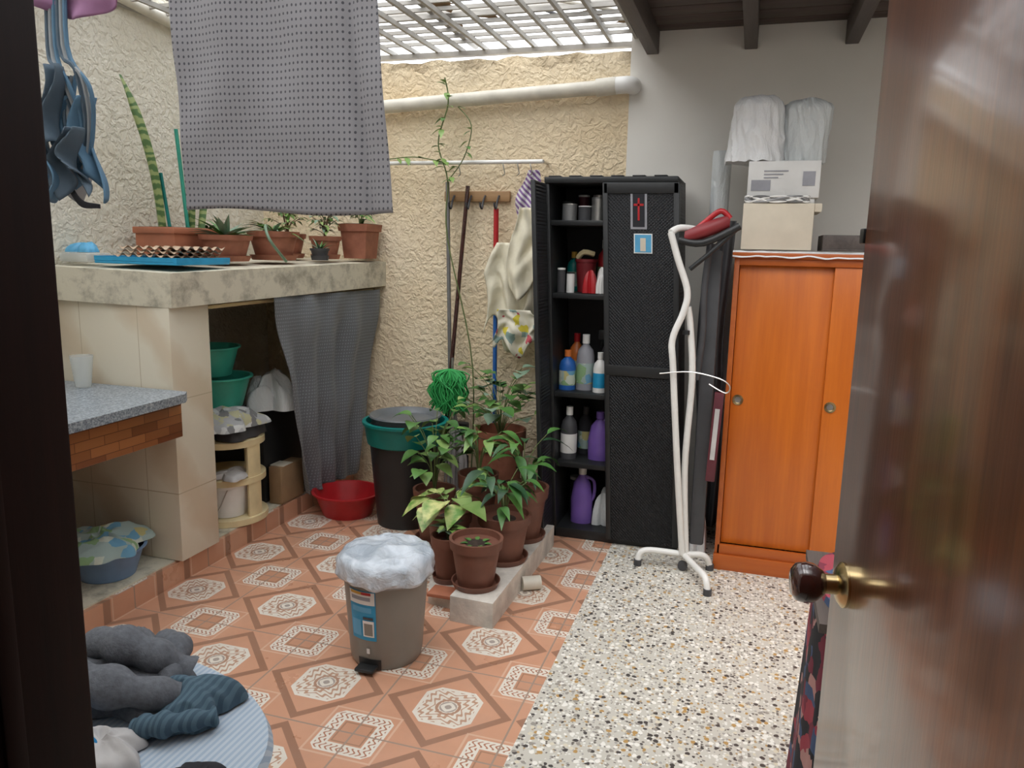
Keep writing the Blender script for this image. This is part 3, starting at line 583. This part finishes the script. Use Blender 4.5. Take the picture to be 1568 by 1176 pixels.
# ------------------------------------------------ orange wardrobe
m=MB('sliding_door_cabinet'); x0,x1,y0,y1=-.075,.93,3.52,4.0; T=1.45
m.box((x0,y0,0),(x0+.022,y1,T),M_orb,.002); m.box((x1-.022,y0,0),(x1,y1,T),M_orb,.002); m.box((x0-.01,y0-.012,T-.02),(x1+.01,y1,T+.005),M_orb,.003)
m.box((x0,y1-.01,0),(x1,y1,T),M_orb); m.box((x0-.004,y0-.012,0),(x1,y0+.02,.075),M_orb,.003); m.box((x0+.01,y0,.075),(x1-.01,y0+.02,.12),M_orb,.002); m.box((x0+.02,y0,T-.05),(x1-.02,y0+.02,T-.02),M_orb,.002)
m.box((x0+.024,y0+.030,.12),(.42,y0+.048,T-.05),M_orange,.002); m.box((.335,y0+.008,.12),(x1-.024,y0+.026,T-.05),M_orange,.002)
def ring(m,x,y,z):
    m.lathe([(.014,0),(.024,0),(.024,.004),(.016,.005),(.014,.0)],M_brass,(x,y,z),20,R=RX(pi/2)); m.lathe([(.001,-.001),(.014,.0005),(.001,.001)],M_steel,(x,y,z),16,R=RX(pi/2))
ring(m,-.02,y0+.030,.80); ring(m,.365,y0+.008,.80)
m.box((.50,y0+.0,.82),(.515,y0+.008,.92),M_steel,.002)
m.done()
m=MB('plastic_table_cover'); m.grid(lambda u,v:V((-.085+u*.97,3.50+v*.48,1.461+.003*noise.noise(V((u*20,v*9,0)))-((.025+.012*noise.noise(V((u*14,0,3))))*max(0,1-v*12)))),80,24,M_wbag); m.done(.0015)
m=MB('cardboard_box'); m.box((-.055,3.56,1.468),(.235,3.86,1.665),M_card,.004); m.box((.235,3.57,1.63),(.265,3.84,1.665),M_card,.002); m.done()
m=MB('appliance_box'); m.box((-.045,3.60,1.69),(.25,3.84,1.845),M_wbox,.003); m.box((-.03,3.61,1.666),(.235,3.83,1.69),M_wbox,.003)
for i in range(3): m.box((.02,3.5975,1.80-.014*i),(.12-.02*i,3.5995,1.805-.014*i),M_ink)
m.box((-.03,3.5975,1.72),(.05,3.5995,1.765),M_ink); m.box((.18,3.5975,1.74),(.23,3.5995,1.80),M_ink); m.done()
m=MB('coiled_cable_bundle')
for k in range(5): m.tube([(.08+.13*math.cos(a/3+k),3.575+.018*math.sin(a/3+k),1.682+.012*math.sin(a*.9+k)) for a in range(19)],.005,M_wht if k%2 else M_grey,6,3)
m.done()
def bag(name,c,rx,ry,h,mat,seed,flare=.15):
    m=MB(name); pr=[]
    for i in range(30):
        t=i/29; z=h*t; r=1.0+flare*(1-t)**1.5-.03*t
        if t>.84: r*= math.sqrt(max(0,1-((t-.84)/.165)**2))*.95+.02
        pr.append((max(r,.004),z))
    def md(t,z): 
        X=math.cos(t)*2.0; Y=math.sin(t)*2.0
        return 1+.03*math.sin(5*t+seed+z*9)*(1-.5*z/h)+.10*(1-2.4*abs(noise.noise(V((X+seed,Y,z*9+seed+X*1.2)))))-.05+.05*noise.noise(V((X*2,Y*2,z*16)))
    return m.lathe(pr,mat,c,110,mod=md,sx=rx,sy=ry,zmod=lambda t,r:.014*noise.noise(V((math.cos(t)*r*2.5+seed,math.sin(t)*r*2.5,seed)))).done()
bag('bagged_fan',(-.02,3.72,1.848),.105,.09,.29,M_wbag,1,.28); bag('bagged_fan',(.185,3.73,1.848),.108,.09,.27,M_gbag,4,-.22)
m=MB('wooden_tray'); m.box((.28,3.58,1.468),(.62,3.85,1.475),M_beam,.002)
for a,b in (((.28,3.58,1.475),(.62,3.595,1.535)),((.28,3.835,1.475),(.62,3.85,1.535)),((.28,3.595,1.475),(.295,3.835,1.535)),((.605,3.595,1.475),(.62,3.835,1.535))): m.box(a,b,M_beam,.002)
m.done()
m=MB('plastic_wrapped_roll'); m.lathe([(.001,0),(.04,.01),(.042,.6),(.04,1.2),(.045,1.9),(.042,1.93),(.036,1.93),(.034,1.85),(.001,1.85)],M_gbag,(-.175,3.95,0),40,mod=lambda t,z:1+.12*noise.noise(V((math.cos(t)*2,math.sin(t)*2,z*8)))); m.done()
hang('dark_garment_bag',-.225,-.10,3.84,1.60,.10,M_dgrey,2,.015,0.02,3)
m=MB('folded_ironing_board')
m.tube([(-.335,3.32,1.53),(-.30,3.33,1.42),(-.255,3.34,1.29),(-.265,3.34,1.20),(-.305,3.34,1.08),(-.295,3.34,.95),(-.255,3.38,.5),(-.215,3.44,.08)],.0145,M_wht,12,6)
m.tube([(-.335,3.32,1.53),(-.30,3.36,1.55),(-.22,3.42,1.54),(-.16,3.48,1.50)],.0145,M_wht,12,5)
m.tube([(-.25,3.36,1.22),(-.235,3.37,1.13),(-.215,3.38,.9),(-.225,3.41,.5),(-.20,3.46,.08)],.0145,M_wht,12,6)
m.tube([(-.415,3.43,.02),(-.405,3.44,.06),(-.36,3.45,.075),(-.21,3.455,.075),(-.12,3.47,.075),(-.09,3.49,.02)],.0145,M_wht,12,5)
m.tube([(-.21,3.455,.075),(-.15,3.33,.075),(-.10,3.235,.07),(-.085,3.21,.02)],.0145,M_wht,12,5)
for p in ((-.415,3.43),(-.085,3.21),(-.09,3.49)): m.lathe([(.001,0),(.018,0),(.018,.03),(.001,.03)],M_dgrey,(p[0],p[1],0),14)
m.lathe([(.001,-.01),(.022,-.01),(.022,.01),(.001,.01)],M_dgrey,(-.21,3.44,.024),16,R=RX(pi/2))
m.tube([(-.35,3.33,.93),(-.22,3.30,.95),(-.10,3.30,.93),(-.055,3.30,.90),(-.07,3.30,.87),(-.14,3.32,.90)],.003,M_steel,6,5)
m.box((-.19,3.465,.12),(-.125,3.495,1.46),M_dgrey,.012)
m.tube([(-.18,3.44,1.46),(-.19,3.42,1.30),(-.185,3.42,1.1),(-.20,3.42,.9)],.014,M_dgrey,10,5)
m.tube([(-.30,3.34,1.50),(-.20,3.33,1.49),(-.06,3.34,1.56)],.016,M_blk,10,4)
m.tube([(-.06,3.34,1.56),(-.16,3.34,1.46),(-.25,3.35,1.38)],.010,M_blk,8,4)
m.lathe([(.001,0),(.016,.002),(.016,.02),(.001,.022)],M_blk,(-.25,3.36,1.10),10)
m.done()
m=MB('steam_iron')
def fn(u,v):
    th=2*pi*u; x=-.28+.18*v; w=.038*math.sin(pi*min(1,v*.85+.12))**.6
    return V((x,3.35+w*math.cos(th),1.51+.07*v+.026*math.sin(th)*(1+.3*math.sin(pi*v))))
m.grid(fn,24,14,M_dred); m.tube([(-.25,3.35,1.53),(-.20,3.35,1.575),(-.14,3.35,1.62),(-.10,3.35,1.59)],.012,M_red,10,5); m.done()
m=MB('maroon_magazine'); m.box((-.125,3.40,.45),(-.085,3.43,.85),M_maroon,.002,RY(.04)); m.box((-.115,3.397,.55),(-.095,3.399,.78),M_wcl,0,RY(.04)); m.done()
MB('small_bag_on_floor').heap((-.16,3.72,0),.04,.08,.22,M_wbag,3,.4).done()

# ------------------------------------------------ door at right
d=V((-.162,.987,0)).normalized(); nrm=V((-d.y,d.x,0)); Hh=V((.285,.46,0))
DX=Matrix((( d.x,nrm.x,0,Hh.x),(d.y,nrm.y,0,Hh.y),(0,0,1,0),(0,0,0,1)))
m=MB('door_1'); m.X=DX; m.box((0,-.038,.012),(.80,0,2.04),M_door,.002)
m.done()
m=MB('door_knob'); m.X=DX; RK=RX(-pi/2)
m.lathe([(.001,0),(.034,0),(.034,.004),(.026,.010),(.015,.012),(.015,.03),(.001,.03)],M_brass,(.735,0,.963),32,R=RK)
m.lathe([(.014,.028),(.02,.032),(.029,.045),(.031,.058),(.028,.07),(.02,.076),(.001,.077)],M_knob,(.735,0,.963),32,R=RK)
m.done().parent=bpy.data.objects['door_1']
m=MB('latch'); m.X=DX; m.box((.80,-.03,1.45),(.806,-.002,1.51),M_dgrey,.001); m.box((.804,-.020,1.468),(.822,.002,1.49),M_blk,.002)
m.box((.80,-.03,.90),(.803,-.008,1.02),M_brass,.001); m.done().parent=bpy.data.objects['door_1']
m=MB('fabric_covered_stool')
for a,b in ((.22,1.60),(.52,1.60),(.22,1.9),(.52,1.9)): m.box((a,b,0),(a+.03,b+.03,.70),M_beam)
m.box((.18,1.56,.70),(.60,1.97,.72),M_beam)
def fn(u,v):
    th=2*pi*u; ex=.6
    cx=abs(math.cos(th))**ex*(1 if math.cos(th)>0 else -1); cy=abs(math.sin(th))**ex*(1 if math.sin(th)>0 else -1)
    if v<.3: r=v/.3; z=.735
    else: r=1+.12*(v-.3)/.7+.05*math.sin(th*14)*(v-.3); z=.735-.70*(v-.3)/.7
    return V((.405+.215*r*cx,1.765+.21*r*cy,z))
m.grid(fn,90,24,M_flor); m.done()

# ------------------------------------------------ hanging cloths
m=MB('clothesline'); m.tube([(XL,2.2,2.32),(-1.5,2.2,2.28),(-.59,2.2,2.43)],.003,M_wht,6,6); m.tube([(XL,1.6,2.22),(-1.6,1.6,2.18),(-.59,1.6,2.43)],.003,M_wht,6,6); m.done()
m=MB('hanging_dotted_cloth')
def fn(u,v):
    x=-1.86+.735*u+v*(.03+.03*u); z=2.29-(.735+.01*u)*v+.008*math.sin(u*7)*v
    y=2.2+.008*math.sin(u*16+v)*(1-.4*v)+.02*math.exp(-((u-.86-.03*v)/.03)**2)+.012*noise.noise(V((u*5,v*3,0)))
    return V((x,y,z))
m.grid(fn,110,50,M_towel)
m.done(.003)
hang('pink_garment',-1.76,-1.50,1.6,2.19,2.0,M_pink,2,.02,0,2)
m=MB('hanging_straps_garment')
for k in range(6):
    x=-1.70+.012*k; m.tube([(x,1.6,2.18),(x-.01,1.59,1.92),(x+.02+.008*k,1.58,1.86-.02*(k%3)),(x+.045,1.6,1.74),(x+.01,1.61,1.64+.02*(k%2)),(x-.02,1.6,1.74),(x,1.6,1.85)],.0035,[M_strap,M_strap3,M_strap2][k%3],6,5)
def rag(m,x,w,zt,h,y,mat,sd):
    m.grid(lambda u,v:V((x+w*(u-.5)*(1-.35*math.sin(pi*v*.8+sd))+.03*math.sin(v*5+sd),y+.02*math.sin(u*11+v*3+sd),zt-h*v-.04*math.sin(u*5+sd)*v)),24,18,mat)
rag(m,-1.70,.08,1.87,.22,1.57,M_strap,1); rag(m,-1.64,.08,1.80,.22,1.6,M_strap2,3); rag(m,-1.69,.06,1.78,.20,1.63,M_strap3,5); rag(m,-1.64,.06,1.72,.14,1.56,M_strap,2); rag(m,-1.72,.05,1.70,.12,1.55,M_strap2,4)
m.grid(lambda u,v:V((-1.74+.17*u,1.58+.01*math.sin(u*6),1.63-.10*u-.035*v*(1-u*.7)+.012*math.sin(u*7))),20,4,M_dk); m.done(.004)

# ------------------------------------------------ laundry table
m=MB('laundry_table'); c=V((-1.22,.99,.52))
m.lathe([(.001,0),(.98,0),(1.0,.012),(.98,.03),(.001,.032)],M_strp,c,64,sx=.47,sy=.30)
for a,b in ((-.25,-.15),(.25,-.15),(-.25,.15),(.25,.15)): m.tube([(c.x+a*.6,c.y+b*.6,.52),(c.x+a,c.y+b,0)],.012,M_wht,10)
m.done()
def sleeve(m,pts,r,mat,sd):
    m.tube(pts,lambda t:r*(.75+.25*math.sin(pi*min(1,t*1.2)))*(1+.16*math.sin(t*23+sd)+.1*noise.noise(V((t*9,sd,0)))),mat,16,12)
m=MB('grey_sweater'); m.heap((-1.17,1.13,.554),.17,.13,.095,M_swe,2,.30,44,8,.5)
sleeve(m,[(-1.27,1.06,.60),(-1.17,1.03,.635),(-1.06,1.05,.62),(-.99,1.10,.595)],.038,M_swe,1); sleeve(m,[(-1.25,1.15,.62),(-1.16,1.12,.66),(-1.08,1.14,.64),(-1.02,1.17,.60)],.036,M_swe,4); sleeve(m,[(-1.15,1.2,.60),(-1.08,1.2,.63),(-1.03,1.12,.60)],.03,M_swe,7); m.done()
m=MB('plaid_shirt'); m.heap((-.98,1.12,.554),.085,.075,.055,M_denim,5,.35,36,12); sleeve(m,[(-1.02,1.02,.572),(-.96,1.03,.585),(-.90,1.09,.575)],.022,M_denim,3); m.done()
m=MB('blue_cloth'); m.heap((-1.17,.95,.553),.11,.06,.06,M_bluec,7,.35,36,11); m.done()
m=MB('pale_towel'); m.heap((-1.04,.96,.553),.09,.05,.04,M_wcl,4,.35,36,11); m.done()
MB('dark_sock').heap((-.84,.97,.552),.05,.03,.015,M_dk,4,.4,16,12).done()

# ------------------------------------------------ light, world, camera
w=bpy.data.worlds.new('overcast_sky'); sc.world=w; w.use_nodes=True; nt=w.node_tree; bg=nt.nodes['Background']; bg.inputs[0].default_value=(.93,.965,1,1); bg.inputs[1].default_value=2.8
L=bpy.data.lights.new('sun','SUN'); L.energy=4.6; L.angle=A(70); L.color=(1,.98,.95); lo=bpy.data.objects.new('sun',L); bpy.context.collection.objects.link(lo); lo.rotation_euler=(A(28),A(-20),0); lo.location=(0,0,6)
sc.view_settings.view_transform='Standard'; sc.view_settings.exposure=0; sc.view_settings.look='None'; sc.view_settings.gamma=1.0
H=1.45; ya=A(17); pt=A(10); ro=0.021
fh=V((-math.sin(ya),math.cos(ya),0)); r=V((math.cos(ya),math.sin(ya),0)); up=V((0,0,1))
F=fh*math.cos(pt)-up*math.sin(pt); U=fh*math.sin(pt)+up*math.cos(pt)
rc=(r+U*ro).normalized(); uc=(U-r*ro).normalized()
cam=bpy.data.cameras.new('camera'); co=bpy.data.objects.new('camera',cam); bpy.context.collection.objects.link(co)
cam.sensor_width=36; cam.lens=27; cam.clip_start=.02
Mx=Matrix((rc,uc,-F)).transposed().to_4x4(); Mx.translation=V((0,0,H)); co.matrix_world=Mx
sc.camera=co
